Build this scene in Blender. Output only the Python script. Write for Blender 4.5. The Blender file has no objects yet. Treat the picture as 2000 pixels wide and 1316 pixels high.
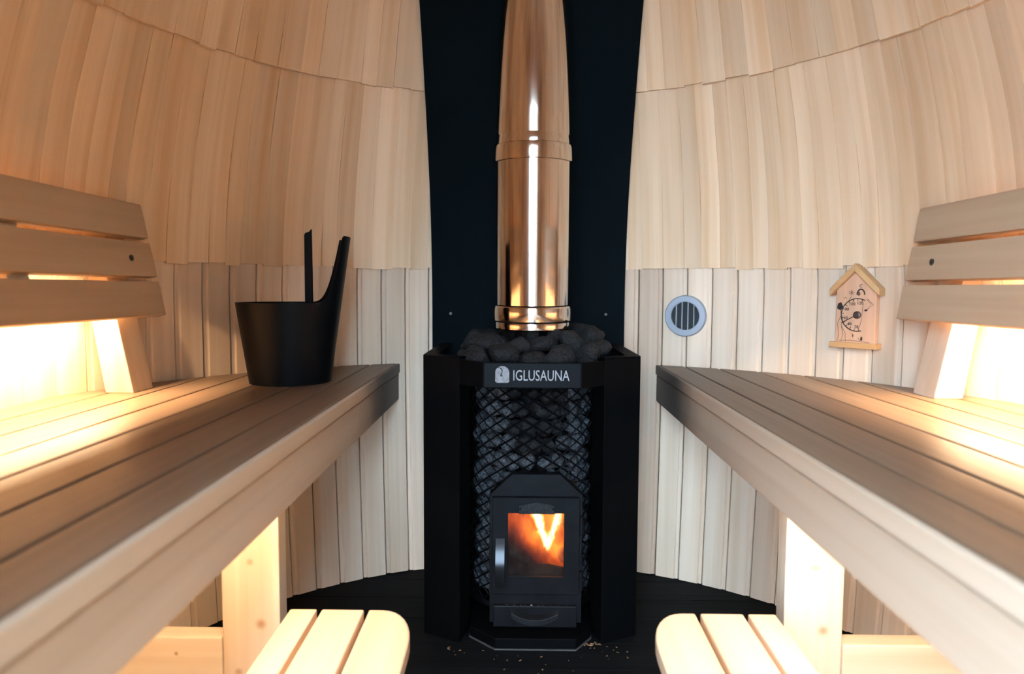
import bpy, bmesh, math, random
from mathutils import Vector, Matrix
random.seed(7)
scene = bpy.context.scene
COL = scene.collection
R = math.radians

# ------------------------------------------------------------------ camera
cam_d = bpy.data.cameras.new('camera')
cam = bpy.data.objects.new('camera', cam_d)
COL.objects.link(cam)
cam_d.sensor_width = 36.0
cam_d.lens = 1333.0 / 2000.0 * 36.0
cam_d.clip_start = 0.02
cr = Vector((0.99989579, 0.01347011, 0.00519249))
cu = Vector((-0.00610809, 0.06884721, 0.99760852))
cf = Vector((-0.0130804, 0.99753627, -0.06892232))
cam.matrix_world = Matrix(((cr.x, cu.x, -cf.x, -0.025), (cr.y, cu.y, -cf.y, 0.0), (cr.z, cu.z, -cf.z, 1.0), (0, 0, 0, 1)))
cam_d.dof.use_dof = True
cam_d.dof.focus_distance = 2.0
cam_d.dof.aperture_fstop = 2.8
scene.camera = cam

# ------------------------------------------------------------------ world (overcast daylight, enters by the open doorway)
world = bpy.data.worlds.new('world'); scene.world = world
world.use_nodes = True
bg = world.node_tree.nodes['Background']
bg.inputs['Color'].default_value = (0.535, 0.75, 1.0, 1)
bg.inputs['Strength'].default_value = 32.5
LED_STRENGTH = 320.0
LED_COLOR = (1.0, 0.68, 0.40)

scene.view_settings.view_transform = 'Standard'
scene.view_settings.look = 'None'
scene.view_settings.gamma = 1.0
scene.view_settings.use_curve_mapping = False
scene.view_settings.exposure = 0.24

# ------------------------------------------------------------------ materials
def mat_new(name):
    m = bpy.data.materials.new(name); m.use_nodes = True
    nt = m.node_tree
    return m, nt, nt.nodes['Principled BSDF']

def plain(name, col, rough=0.5, metal=0.0, spec=0.5, noise=0.0, nscale=40, bump=0.0):
    m, nt, b = mat_new(name)
    b.inputs['Roughness'].default_value = rough
    b.inputs['Metallic'].default_value = metal
    b.inputs['Specular IOR Level'].default_value = spec
    b.inputs['Base Color'].default_value = (*col, 1)
    if noise or bump:
        tc = nt.nodes.new('ShaderNodeTexCoord')
        n = nt.nodes.new('ShaderNodeTexNoise'); n.inputs['Scale'].default_value = nscale; n.inputs['Detail'].default_value = 5
        nt.links.new(tc.outputs['Object'], n.inputs['Vector'])
        if noise:
            r = nt.nodes.new('ShaderNodeMapRange')
            r.inputs['From Min'].default_value = 0.3; r.inputs['From Max'].default_value = 0.7
            r.inputs['To Min'].default_value = 1 - noise; r.inputs['To Max'].default_value = 1 + noise
            nt.links.new(n.outputs['Fac'], r.inputs['Value'])
            v = nt.nodes.new('ShaderNodeVectorMath'); v.operation = 'SCALE'
            v.inputs[0].default_value = col
            nt.links.new(r.outputs['Result'], v.inputs['Scale'])
            nt.links.new(v.outputs['Vector'], b.inputs['Base Color'])
        if bump:
            bp = nt.nodes.new('ShaderNodeBump'); bp.inputs['Strength'].default_value = bump; bp.inputs['Distance'].default_value = 0.01
            nt.links.new(n.outputs['Fac'], bp.inputs['Height'])
            nt.links.new(bp.outputs['Normal'], b.inputs['Normal'])
    return m

def wood(name, light, dark, axis='z', rough=0.5, var=0.12, fine=60.0, stain=0.25, bump=0.12, spec=0.35, knots=None, scorch=None, flat=None):
    """pale plank wood: fibres along one object axis, each piece offset and tinted by its own random"""
    m, nt, b = mat_new(name)
    N, L = nt.nodes, nt.links
    b.inputs['Roughness'].default_value = rough
    b.inputs['Specular IOR Level'].default_value = spec
    tc = N.new('ShaderNodeTexCoord'); oi = N.new('ShaderNodeObjectInfo')
    off = N.new('ShaderNodeVectorMath'); off.operation = 'MULTIPLY_ADD'
    cx = N.new('ShaderNodeCombineXYZ')
    for i in range(3): L.new(oi.outputs['Random'], cx.inputs[i])
    L.new(cx.outputs[0], off.inputs[0]); off.inputs[1].default_value = (17.3, 29.1, 41.7)
    L.new(tc.outputs['Object'], off.inputs[2])
    def stretched(scale, squeeze, detail):
        mp = N.new('ShaderNodeMapping')
        s = [scale] * 3; s['xyz'.index(axis)] = scale * squeeze
        if flat: s['xyz'.index(flat)] = 0.3
        mp.inputs['Scale'].default_value = s
        L.new(off.outputs[0], mp.inputs['Vector'])
        n = N.new('ShaderNodeTexNoise'); n.inputs['Scale'].default_value = 1.0; n.inputs['Detail'].default_value = detail
        n.inputs['Distortion'].default_value = 0.12
        L.new(mp.outputs[0], n.inputs['Vector'])
        return n
    grain = stretched(fine, 0.02, 6)
    broad = stretched(22.0, 0.035, 2)
    mixg = N.new('ShaderNodeMath'); mixg.operation = 'MULTIPLY_ADD'
    L.new(broad.outputs['Fac'], mixg.inputs[0]); mixg.inputs[1].default_value = 1.35
    sub = N.new('ShaderNodeMath'); sub.operation = 'MULTIPLY_ADD'
    L.new(grain.outputs['Fac'], sub.inputs[0]); sub.inputs[1].default_value = 0.6; sub.inputs[2].default_value = -0.48
    L.new(sub.outputs[0], mixg.inputs[2])
    ramp = N.new('ShaderNodeValToRGB')
    ramp.color_ramp.elements[0].position = 0.30; ramp.color_ramp.elements[0].color = (*light, 1)
    ramp.color_ramp.elements[1].position = 0.95; ramp.color_ramp.elements[1].color = (*dark, 1)
    L.new(mixg.outputs[0], ramp.inputs['Fac'])
    # per-piece brightness
    mr = N.new('ShaderNodeMapRange'); mr.inputs['To Min'].default_value = 1 - var; mr.inputs['To Max'].default_value = 1 + var * 0.6
    L.new(oi.outputs['Random'], mr.inputs['Value'])
    sc = N.new('ShaderNodeVectorMath'); sc.operation = 'SCALE'
    L.new(ramp.outputs['Color'], sc.inputs[0]); L.new(mr.outputs[0], sc.inputs['Scale'])
    cur = sc.outputs['Vector']
    def darken(fac_socket, colour, amount):
        nonlocal cur
        mx = N.new('ShaderNodeMix'); mx.data_type = 'RGBA'; mx.blend_type = 'MIX'
        mm = N.new('ShaderNodeMath'); mm.operation = 'MULTIPLY'; L.new(fac_socket, mm.inputs[0]); mm.inputs[1].default_value = amount
        L.new(mm.outputs[0], mx.inputs['Factor']); L.new(cur, mx.inputs['A']); mx.inputs['B'].default_value = (*colour, 1)
        cur = mx.outputs['Result']
    if stain:
        st = stretched(5.0, 0.16, 2)
        r2 = N.new('ShaderNodeMapRange'); r2.inputs['From Min'].default_value = 0.5; r2.inputs['From Max'].default_value = 0.75
        L.new(st.outputs['Fac'], r2.inputs['Value'])
        darken(r2.outputs[0], dark, stain)
    if knots:
        for (kx, ky, kz, rad) in knots:
            d = N.new('ShaderNodeVectorMath'); d.operation = 'DISTANCE'; d.inputs[1].default_value = (kx, ky, kz)
            L.new(tc.outputs['Object'], d.inputs[0])
            r3 = N.new('ShaderNodeMapRange'); r3.inputs['From Min'].default_value = rad; r3.inputs['From Max'].default_value = rad * 0.35
            L.new(d.outputs['Value'], r3.inputs['Value'])
            darken(r3.outputs[0], (0.33, 0.15, 0.05), 0.75)
    if scorch:   # heat-blackened board end next to the stove: (axis index, from, to)
        ax, a0, a1 = scorch
        sp = N.new('ShaderNodeSeparateXYZ'); L.new(tc.outputs['Object'], sp.inputs[0])
        nz = stretched(9.0, 1.0, 3)
        ad = N.new('ShaderNodeMath'); ad.operation = 'MULTIPLY_ADD'; L.new(nz.outputs['Fac'], ad.inputs[0]); ad.inputs[1].default_value = 0.12; L.new(sp.outputs[ax], ad.inputs[2])
        r4 = N.new('ShaderNodeMapRange'); r4.interpolation_type = 'SMOOTHSTEP'
        r4.inputs['From Min'].default_value = a0 + 0.06; r4.inputs['From Max'].default_value = a1 + 0.06
        L.new(ad.outputs[0], r4.inputs['Value'])
        darken(r4.outputs[0], (0.03, 0.026, 0.024), 0.93)
    L.new(cur, b.inputs['Base Color'])
    if bump:
        bp = N.new('ShaderNodeBump'); bp.inputs['Strength'].default_value = bump; bp.inputs['Distance'].default_value = 0.004
        L.new(grain.outputs['Fac'], bp.inputs['Height']); L.new(bp.outputs['Normal'], b.inputs['Normal'])
    return m

M = {}
M['board'] = wood('pale aspen board', (0.69, 0.545, 0.40), (0.56, 0.40, 0.26), 'z', 0.5, 0.14, 80, 0.25, flat='y')
M['shingle'] = wood('aspen shingle', (0.72, 0.53, 0.345), (0.57, 0.35, 0.18), 'z', 0.45, 0.15, 70, 0.4, 0.15, flat='y')
M['shell'] = plain('back of panelling', (0.25, 0.18, 0.12), 0.8)
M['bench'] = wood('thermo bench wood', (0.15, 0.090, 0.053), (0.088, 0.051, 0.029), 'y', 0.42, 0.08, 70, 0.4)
M['bench_led_lit'] = wood('bench wood with strip glow', (0.30, 0.195, 0.12), (0.20, 0.125, 0.072), 'y', 0.42, 0.08, 70, 0.35)  # strip light on the rear planks put into a paler colour
M['fascia'] = wood('bench front wood', (0.40, 0.31, 0.225), (0.335, 0.24, 0.16), 'y', 0.5, 0.05, 60, 0.3, scorch=(1, 0.42, 0.82))
M['nosing'] = wood('bench front plank', (0.15, 0.090, 0.053), (0.088, 0.051, 0.029), 'y', 0.42, 0.08, 70, 0.4, scorch=(1, 0.95, 1.2))
M['backrest'] = wood('backrest wood', (0.50, 0.345, 0.215), (0.40, 0.26, 0.15), 'y', 0.45, 0.06, 60, 0.25)
M['pine'] = wood('pine post', (0.74, 0.59, 0.42), (0.60, 0.41, 0.24), 'z', 0.45, 0.04, 32, 0.2, knots=[(0.0, -0.03, 0.05, 0.012), (0.022, -0.03, -0.09, 0.017), (-0.03, -0.03, -0.2, 0.013)])
M['pine_rail'] = wood('pine rail', (0.74, 0.59, 0.42), (0.60, 0.41, 0.24), 'x', 0.45, 0.04, 32, 0.2, knots=[(0.12, -0.024, 0.02, 0.006)])
M['prop'] = wood('backrest prop wood', (0.68, 0.53, 0.38), (0.55, 0.38, 0.22), 'z', 0.5, 0.04, 40, 0.2)
M['slat'] = wood('foot bench slat wood', (0.66, 0.48, 0.32), (0.54, 0.36, 0.21), 'y', 0.45, 0.05, 50, 0.25)
M['thermo'] = wood('alder plaque', (0.62, 0.37, 0.23), (0.50, 0.27, 0.15), 'z', 0.5, 0.03, 80, 0.2)
M['thermo_trim'] = wood('alder batten', (0.58, 0.35, 0.16), (0.46, 0.25, 0.10), 'x', 0.5, 0.03, 80, 0.2)
M['floor'] = wood('black stained floor', (0.0045, 0.0055, 0.0068), (0.0022, 0.0028, 0.0036), 'x', 0.6, 0.25, 60, 0.3, 0.3, 0.06)
M['steel_black'] = plain('black painted steel', (0.0008, 0.0012, 0.0016), 0.55, 0, 0.04, 0.2, 30)
M['shield'] = plain('blue black sheet', (0.0016, 0.0040, 0.0054), 0.6, 0, 0.03, 0.15, 6)
M['cast'] = plain('soot grey cast iron', (0.0034, 0.0038, 0.0046), 0.45, 0.0, 0.08, 0.35, 25, 0.1)
M['cage'] = plain('black wire', (0.0012, 0.0014, 0.002), 0.5, 0.0, 0.1)
M['edge'] = plain('bare steel edge', (0.05, 0.053, 0.056), 0.4, 0.2)
M['plate'] = plain('slate name plate', (0.0016, 0.0022, 0.0029), 0.45, 0, 0.06, 0.2, 60)
M['silver'] = plain('engraved silver', (0.22, 0.23, 0.24), 0.5, 0.0, 0.3)
M['emblem'] = plain('brushed emblem', (0.14, 0.147, 0.153), 0.5, 0.0, 0.3, 0.35, 90)
M['ink'] = plain('burnt black print', (0.015, 0.010, 0.008), 0.7)
M['ink_brown'] = plain('burnt brown print', (0.12, 0.06, 0.035), 0.7)
M['hub'] = plain('brown needle hub', (0.06, 0.03, 0.02), 0.4)
M['bucket'] = plain('matt black aluminium', (0.0014, 0.0026, 0.0040), 0.45, 0, 0.10, 0.1, 20)
M['water'] = plain('bucket water', (0.01, 0.012, 0.014), 0.05)
M['vent'] = plain('grey vent metal', (0.30, 0.33, 0.36), 0.5, 0.0, 0.4)
M['vent_dark'] = plain('duct', (0.006, 0.009, 0.010), 0.7)
M['stone'] = plain('grey olivine stone', (0.046, 0.049, 0.053), 0.8, 0, 0.15, 0.8, 4.0, 0.9)
M['stone_dark'] = plain('blackened stone', (0.0046, 0.0046, 0.005), 0.7, 0, 0.3, 0.7, 4.5, 1.0)
M['screw'] = plain('screw steel', (0.05, 0.045, 0.04), 0.4, 0.6)
M['ground'] = plain('gravel yard', (0.30, 0.30, 0.295), 0.9, 0, 0.3, 0.25, 8)
M['door_wood'] = plain('brown stained door', (0.17, 0.115, 0.075), 0.7)
M['light_absorbing'] = plain('tarred timber', (0.03, 0.026, 0.022), 0.8)
M['ash'] = plain('ash dust', (0.45, 0.40, 0.36), 0.9)
M['chip'] = plain('wood chip', (0.11, 0.065, 0.035), 0.8, 0, 0.3, 0.4, 60)
M['log'] = plain('charred log', (0.02, 0.013, 0.010), 0.9, 0, 0.3, 0.5, 30, 0.6)

# polished stainless flue, streaked with tarnish
m, nt, b = mat_new('polished flue steel')
b.inputs['Metallic'].default_value = 1.0
tc = nt.nodes.new('ShaderNodeTexCoord'); mp = nt.nodes.new('ShaderNodeMapping'); mp.inputs['Scale'].default_value = (26, 26, 1.6)
nt.links.new(tc.outputs['Object'], mp.inputs['Vector'])
n = nt.nodes.new('ShaderNodeTexNoise'); n.inputs['Scale'].default_value = 1.0; n.inputs['Detail'].default_value = 6
nt.links.new(mp.outputs[0], n.inputs['Vector'])
cr_ = nt.nodes.new('ShaderNodeValToRGB')
cr_.color_ramp.elements[0].position = 0.30; cr_.color_ramp.elements[0].color = (0.30, 0.20, 0.14, 1)
cr_.color_ramp.elements[1].position = 0.55; cr_.color_ramp.elements[1].color = (0.66, 0.57, 0.49, 1)
nt.links.new(n.outputs['Fac'], cr_.inputs['Fac']); nt.links.new(cr_.outputs['Color'], b.inputs['Base Color'])
rr = nt.nodes.new('ShaderNodeMapRange'); rr.inputs['To Min'].default_value = 0.16; rr.inputs['To Max'].default_value = 0.07
nt.links.new(n.outputs['Fac'], rr.inputs['Value']); nt.links.new(rr.outputs[0], b.inputs['Roughness'])
M['flue'] = m

def emit(name, col, strength):
    m = bpy.data.materials.new(name); m.use_nodes = True; nt = m.node_tree
    nt.nodes.remove(nt.nodes['Principled BSDF'])
    e = nt.nodes.new('ShaderNodeEmission'); e.inputs['Color'].default_value = (*col, 1); e.inputs['Strength'].default_value = strength
    nt.links.new(e.outputs[0], nt.nodes['Material Output'].inputs['Surface'])
    return m
M['led'] = emit('warm led strip', LED_COLOR, LED_STRENGTH)
M['led_low'] = emit('warm led strip under bench', (1.0, 0.74, 0.48), LED_STRENGTH * 0.72)

# sooty oven glass
m = bpy.data.materials.new('sooty oven glass'); m.use_nodes = True; nt = m.node_tree; N, L = nt.nodes, nt.links
pb = N['Principled BSDF']; pb.inputs['Base Color'].default_value = (0.012, 0.007, 0.006, 1); pb.inputs['Roughness'].default_value = 0.6; pb.inputs['Specular IOR Level'].default_value = 0.03
tr = N.new('ShaderNodeBsdfTransparent'); tr.inputs['Color'].default_value = (0.95, 0.9, 0.88, 1)
gl = N.new('ShaderNodeBsdfGlossy'); gl.inputs['Roughness'].default_value = 0.05; gl.inputs['Color'].default_value = (1, 1, 1, 1)
tc = N.new('ShaderNodeTexCoord'); mp = N.new('ShaderNodeMapping'); mp.inputs['Scale'].default_value = (28, 28, 28); L.new(tc.outputs['Object'], mp.inputs['Vector'])
n = N.new('ShaderNodeTexNoise'); n.inputs['Scale'].default_value = 1.0; n.inputs['Detail'].default_value = 5; L.new(mp.outputs[0], n.inputs['Vector'])
sp = N.new('ShaderNodeVectorMath'); sp.operation = 'DISTANCE'; sp.inputs[1].default_value = (-0.06, 0, -0.08); L.new(tc.outputs['Object'], sp.inputs[0])
a1 = N.new('ShaderNodeMapRange'); a1.inputs['From Min'].default_value = 0.13; a1.inputs['From Max'].default_value = 0.02; a1.inputs['To Max'].default_value = 0.55
L.new(sp.outputs['Value'], a1.inputs['Value'])
a2 = N.new('ShaderNodeMath'); a2.operation = 'MULTIPLY'; L.new(a1.outputs[0], a2.inputs[0])
a3 = N.new('ShaderNodeMapRange'); a3.inputs['From Min'].default_value = 0.35; a3.inputs['From Max'].default_value = 0.65; a3.inputs['To Min'].default_value = 0.35; a3.inputs['To Max'].default_value = 1.25
L.new(n.outputs['Fac'], a3.inputs['Value']); L.new(a3.outputs[0], a2.inputs[1]); a2.use_clamp = True
mx = N.new('ShaderNodeMixShader'); L.new(a2.outputs[0], mx.inputs[0]); L.new(tr.outputs[0], mx.inputs[1]); L.new(pb.outputs[0], mx.inputs[2])
mx2 = N.new('ShaderNodeMixShader'); mx2.inputs[0].default_value = 0.012; L.new(mx.outputs[0], mx2.inputs[1]); L.new(gl.outputs[0], mx2.inputs[2])
L.new(mx2.outputs[0], N['Material Output'].inputs['Surface'])
M['glass'] = m

# ------------------------------------------------------------------ mesh helpers
class MB:
    def __init__(s): s.v = []; s.f = []
    def add(s, vs, fs):
        o = len(s.v); s.v += [tuple(p) for p in vs]; s.f += [tuple(i + o for i in f) for f in fs]; return s
    def box(s, x0, x1, y0, y1, z0, z1):
        return s.add([(x0, y0, z0), (x1, y0, z0), (x1, y1, z0), (x0, y1, z0), (x0, y0, z1), (x1, y0, z1), (x1, y1, z1), (x0, y1, z1)],
                     [(0, 3, 2, 1), (4, 5, 6, 7), (0, 1, 5, 4), (1, 2, 6, 5), (2, 3, 7, 6), (3, 0, 4, 7)])
    def prism(s, poly, a, b_, axis='z'):
        """closed polygon extruded between a and b along an axis"""
        def P(u, v, w):
            return (u, v, w) if axis == 'z' else (u, w, v) if axis == 'y' else (w, u, v)
        n = len(poly)
        vs = [P(u, v, a) for u, v in poly] + [P(u, v, b_) for u, v in poly]
        fs = [tuple(range(n))[::-1], tuple(range(n, 2 * n))] + [(i, (i + 1) % n, n + (i + 1) % n, n + i) for i in range(n)]
        return s.add(vs, fs)
    def tube(s, pts, r, n=6, cap=True):
        pts = [Vector(p) for p in pts]; rr = r if isinstance(r, (list, tuple)) else [r] * len(pts)
        vs = []; fs = []
        up = Vector((0, 0, 1))
        for i, p in enumerate(pts):
            t = (pts[min(i + 1, len(pts) - 1)] - pts[max(i - 1, 0)]).normalized()
            a = t.cross(up)
            if a.length < 1e-3: a = t.cross(Vector((1, 0, 0)))
            a.normalize(); c = a.cross(t).normalized()
            for k in range(n):
                q = 2 * math.pi * k / n
                vs.append(p + a * math.cos(q) * rr[i] + c * math.sin(q) * rr[i])
        for i in range(len(pts) - 1):
            for k in range(n):
                fs.append((i * n + k, i * n + (k + 1) % n, (i + 1) * n + (k + 1) % n, (i + 1) * n + k))
        if cap:
            fs.append(tuple(range(n))[::-1]); fs.append(tuple(range((len(pts) - 1) * n, len(pts) * n)))
        return s.add(vs, fs)
    def lathe(s, prof, cx=0, cy=0, n=48, closed=False):
        """(r, z) profile turned about a vertical axis"""
        vs = []; fs = []
        for (r, z) in prof:
            for k in range(n):
                q = 2 * math.pi * k / n
                vs.append((cx + r * math.cos(q), cy + r * math.sin(q), z))
        m_ = len(prof)
        for i in range(m_ if closed else m_ - 1):
            j = (i + 1) % m_
            for k in range(n):
                fs.append((i * n + k, i * n + (k + 1) % n, j * n + (k + 1) % n, j * n + k))
        return s.add(vs, fs)
    def xf(s, mtx):
        s.v = [tuple(mtx @ Vector(p)) for p in s.v]; return s

MW = {}
def mesh_from(mb, name, bevel=0, seg=2, smooth=False):
    bm = bmesh.new()
    vs = [bm.verts.new(p) for p in mb.v]
    for f in mb.f:
        try: bm.faces.new([vs[i] for i in f])
        except ValueError: pass
    bmesh.ops.recalc_face_normals(bm, faces=bm.faces)
    if bevel:
        es = [e for e in bm.edges if len(e.link_faces) == 2 and e.calc_face_angle(0) > 0.5]
        bmesh.ops.bevel(bm, geom=es, offset=bevel, segments=seg, profile=0.6, affect='EDGES', clamp_overlap=True)
    me = bpy.data.meshes.new(name); bm.to_mesh(me); bm.free()
    if smooth:
        for p in me.polygons: p.use_smooth = True
        me.set_sharp_from_angle(angle=R(40))
    return me
def link(name, data, parent=None, local=None):
    o = bpy.data.objects.new(name, data); COL.objects.link(o)
    if local is None: local = Matrix.Identity(4)
    o.parent = parent
    o.matrix_local = local
    MW[o] = (MW[parent] if parent else Matrix.Identity(4)) @ local
    return o
def build(mb, name, mat, parent=None, bevel=0, seg=2, smooth=False, local=False, label=None):
    """one mesh object; vertices given in world space (or in the parent's space with local=True), origin put at its centre"""
    vs = [Vector(p) for p in mb.v]
    if parent and not local:
        inv = MW[parent].inverted(); vs = [inv @ p for p in vs]
    lo = Vector([min(p[i] for p in vs) for i in range(3)]); hi = Vector([max(p[i] for p in vs) for i in range(3)])
    c = (lo + hi) / 2
    q = MB(); q.v = [tuple(p - c) for p in vs]; q.f = mb.f
    me = mesh_from(q, name, bevel, seg, smooth)
    me.materials.append(mat if not isinstance(mat, str) else M[mat])
    o = link(name, me, parent, Matrix.Translation(c))
    if label: o['label'] = label
    return o
def thing(name, loc, label, cat, group=None, rz=0.0):
    o = link(name, None, None, Matrix.Translation(loc) @ Matrix.Rotation(rz, 4, 'Z'))
    o.empty_display_size = 0.05
    tag(o, label, cat, group); return o
def tag(o, label, cat, group=None):
    o['label'] = label; o['category'] = cat
    if group: o['group'] = group
    return o
def struct(o): o['kind'] = 'structure'; return o
def text_mesh(txt, size, name, depth=0.001, align='CENTER', sx=1.0):
    cd = bpy.data.curves.new(name, 'FONT'); cd.body = txt; cd.size = size; cd.extrude = depth; cd.align_x = align; cd.align_y = 'CENTER'
    cd.resolution_u = 3
    to = bpy.data.objects.new(name, cd); COL.objects.link(to)
    bpy.context.view_layer.update()
    me = bpy.data.meshes.new_from_object(to.evaluated_get(bpy.context.evaluated_depsgraph_get()))
    bpy.data.objects.remove(to); bpy.data.curves.remove(cd)
    mb = MB(); mb.v = [(v.co.x * sx, v.co.z * -1, v.co.y) for v in me.vertices]; mb.f = [tuple(p.vertices) for p in me.polygons]
    bpy.data.meshes.remove(me)
    return mb        # lies in local XZ, faces -Y

# ------------------------------------------------------------------ igloo shell
CX, CY = 0.0, 1.29
PROF = [(0.0, 1.147), (0.4, 1.178), (0.74, 1.192), (1.07, 1.187), (1.35, 1.135), (1.64, 1.03), (1.93, 0.895), (2.15, 0.72), (2.30, 0.47), (2.36, 0.22), (2.37, 0.0)]
def rad(z):
    p = PROF
    z = max(0.0, min(z, 2.37))
    for i in range(len(p) - 1):
        if z <= p[i + 1][0]:
            z0, r0 = p[i]; z1, r1 = p[i + 1]
            t = (z - z0) / (z1 - z0)
            def slope(k):
                a, b_ = max(k - 1, 0), min(k + 1, len(p) - 1)
                return (p[b_][1] - p[a][1]) / (p[b_][0] - p[a][0])
            h = z1 - z0
            if i >= len(p) - 3: return r0 + (r1 - r0) * t
            m0, m1 = slope(i) * h, slope(i + 1) * h
            return (2*t**3 - 3*t**2 + 1) * r0 + (t**3 - 2*t**2 + t) * m0 + (-2*t**3 + 3*t**2) * r1 + (t**3 - t**2) * m1
    return 0.0
DOOR_HALF = 19.0      # degrees either side of straight behind the camera
DOOR_TOP = 1.90
SEAM1, SEAM2, SEAM3 = 1.072, 1.640, 2.06
def in_door(a): return abs(((a - 180) + 180) % 360 - 180) < DOOR_HALF
def shell(name, z0, z1, a0, a1):
    mb = MB(); na = int(round((a1 - a0) / 2.0)); zs = [z0 + (z1 - z0) * i / 14 for i in range(15)]
    for j in range(14):
        for i in range(na):
            qa, qb = a0 + (a1 - a0) * i / na, a0 + (a1 - a0) * (i + 1) / na
            if in_door((qa + qb) / 2) and zs[j] < DOOR_TOP - 0.05: continue
            pts = []
            for a, z in ((qa, zs[j]), (qb, zs[j]), (qb, zs[j + 1]), (qa, zs[j + 1])):
                r = rad(z) + 0.035
                pts.append((r * math.sin(R(a)), r * math.cos(R(a)), z))
            mb.add(pts, [(0, 1, 2, 3)])
    me = mesh_from(mb, name); me.materials.append(M['shell'])
    return struct(link(name, me, None, Matrix.Translation((CX, CY, 0))))
wall_left = shell('wall_left', -0.05, SEAM2, -180, 0)
wall_right = shell('wall_right', -0.05, SEAM2, 0, 180)
ceiling = shell('ceiling', SEAM2, 2.369, -180, 180)
wall_left['label'] = 'pale panelled wall left of the stove'
wall_right['label'] = 'pale panelled wall right of the stove'

SHIELD_HALF = 0.338
def behind_shield(a, z): return abs(math.sin(R(a)) * rad(z)) < SHIELD_HALF - 0.09 and math.cos(R(a)) > 0
# vertical tongue-and-groove boards up to the first seam
def board_mesh(da, name):
    """local frame: +Y outward. flat face, then a lower strip and a joint"""
    mb = MB(); zs = [0.004, 0.35, 0.74, 1.0, SEAM1 + 0.03]
    # (fraction across, depth outward)
    sec = [(0.0, 0.012), (0.015, 0.002), (0.045, 0.0), (0.79, 0.0), (0.83, 0.0045), (0.85, 0.0055), (0.945, 0.0055), (0.965, 0.007), (0.968, 0.016)]
    n = len(sec)
    for z in zs:
        for (u, d) in sec:
            a = (u - 0.5) * R(da); r = rad(z) + d
            mb.v.append((r * math.sin(a), r * math.cos(a), z))
        for u in (0.968, 0.0):
            a = (u - 0.5) * R(da); r = rad(z) + 0.02
            mb.v.append((r * math.sin(a), r * math.cos(a), z))
    n += 2
    for j in range(len(zs) - 1):
        for i in range(n):
            mb.f.append((j * n + i, j * n + (i + 1) % n, (j + 1) * n + (i + 1) % n, (j + 1) * n + i))
    mb.f.append(tuple(range(n))); mb.f.append(tuple(range((len(zs) - 1) * n, len(zs) * n)))
    me = mesh_from(mb, name, smooth=False); me.materials.append(M['board']); return me
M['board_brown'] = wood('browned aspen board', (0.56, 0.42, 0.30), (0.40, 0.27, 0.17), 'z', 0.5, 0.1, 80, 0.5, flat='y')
PITCH = 360.0 / 89
bme = board_mesh(PITCH, 'board'); bme_m = None
mirror = MB(); mirror.v = [(-v.co.x, v.co.y, v.co.z) for v in bme.vertices]; mirror.f = [tuple(p.vertices) for p in bme.polygons]
bme_m = mesh_from(mirror, 'board'); bme_m.materials.append(M['board'])
bme_b = bme.copy(); bme_b.materials.clear(); bme_b.materials.append(M['board_brown'])
for k in range(89):
    a = 27.2 + PITCH * (k + 0.5)
    a = (a + 180) % 360 - 180
    if in_door(a) or behind_shield(a, 0.8): continue
    side = wall_right if a > 0 else wall_left
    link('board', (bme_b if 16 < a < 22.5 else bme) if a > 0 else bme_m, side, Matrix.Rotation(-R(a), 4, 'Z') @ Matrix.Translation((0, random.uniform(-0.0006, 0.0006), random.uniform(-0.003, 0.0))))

# long riven shingles, rows lapping one over the other
def shingle_mesh(da, z0, z1, proud0, proud1, seed, name='shingle'):
    rnd = random.Random(seed); mb = MB()
    NU, NV = 4, 9
    ph1, ph2, am, cup, tw = rnd.uniform(0, 6), rnd.uniform(2, 5), rnd.uniform(0.001, 0.003), rnd.uniform(-0.0024, 0.003), rnd.uniform(-0.0045, 0.0045)
    zb = z0 + rnd.uniform(-0.0045, 0.0045); tilt = rnd.uniform(-0.002, 0.002)
    def P(u, v, back):
        z = zb + (z1 - zb) * v + tilt * (u - 0.5) * (1 - v)
        a = (u - 0.5) * R(da) * 0.995
        lift = proud0 + (proud1 - proud0) * v
        r = rad(z) + 0.012 - lift
        if not back:
            r -= am * math.sin(ph1 + ph2 * v * 2.2) + cup * (1 - (2 * u - 1) ** 2) + tw * (u - 0.5) * math.sin(ph2 + 3 * v)
        else: r += 0.009
        return (r * math.sin(a), r * math.cos(a), z)
    for back in (0, 1):
        for j in range(NV + 1):
            for i in range(NU + 1): mb.v.append(P(i / NU, j / NV, back))
    W = NU + 1; S = W * (NV + 1)
    for back in (0, 1):
        for j in range(NV):
            for i in range(NU):
                q = [back * S + j * W + i, back * S + j * W + i + 1, back * S + (j + 1) * W + i + 1, back * S + (j + 1) * W + i]
                mb.f.append(tuple(q))
    for j in range(NV):
        for i in (0, NU): mb.f.append((j * W + i, (j + 1) * W + i, S + (j + 1) * W + i, S + j * W + i))
    for i in range(NU):
        for j in (0, NV): mb.f.append((j * W + i, j * W + i + 1, S + j * W + i + 1, S + j * W + i))
    me = mesh_from(mb, name, smooth=True); me.materials.append(M['shingle']); return me
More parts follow.
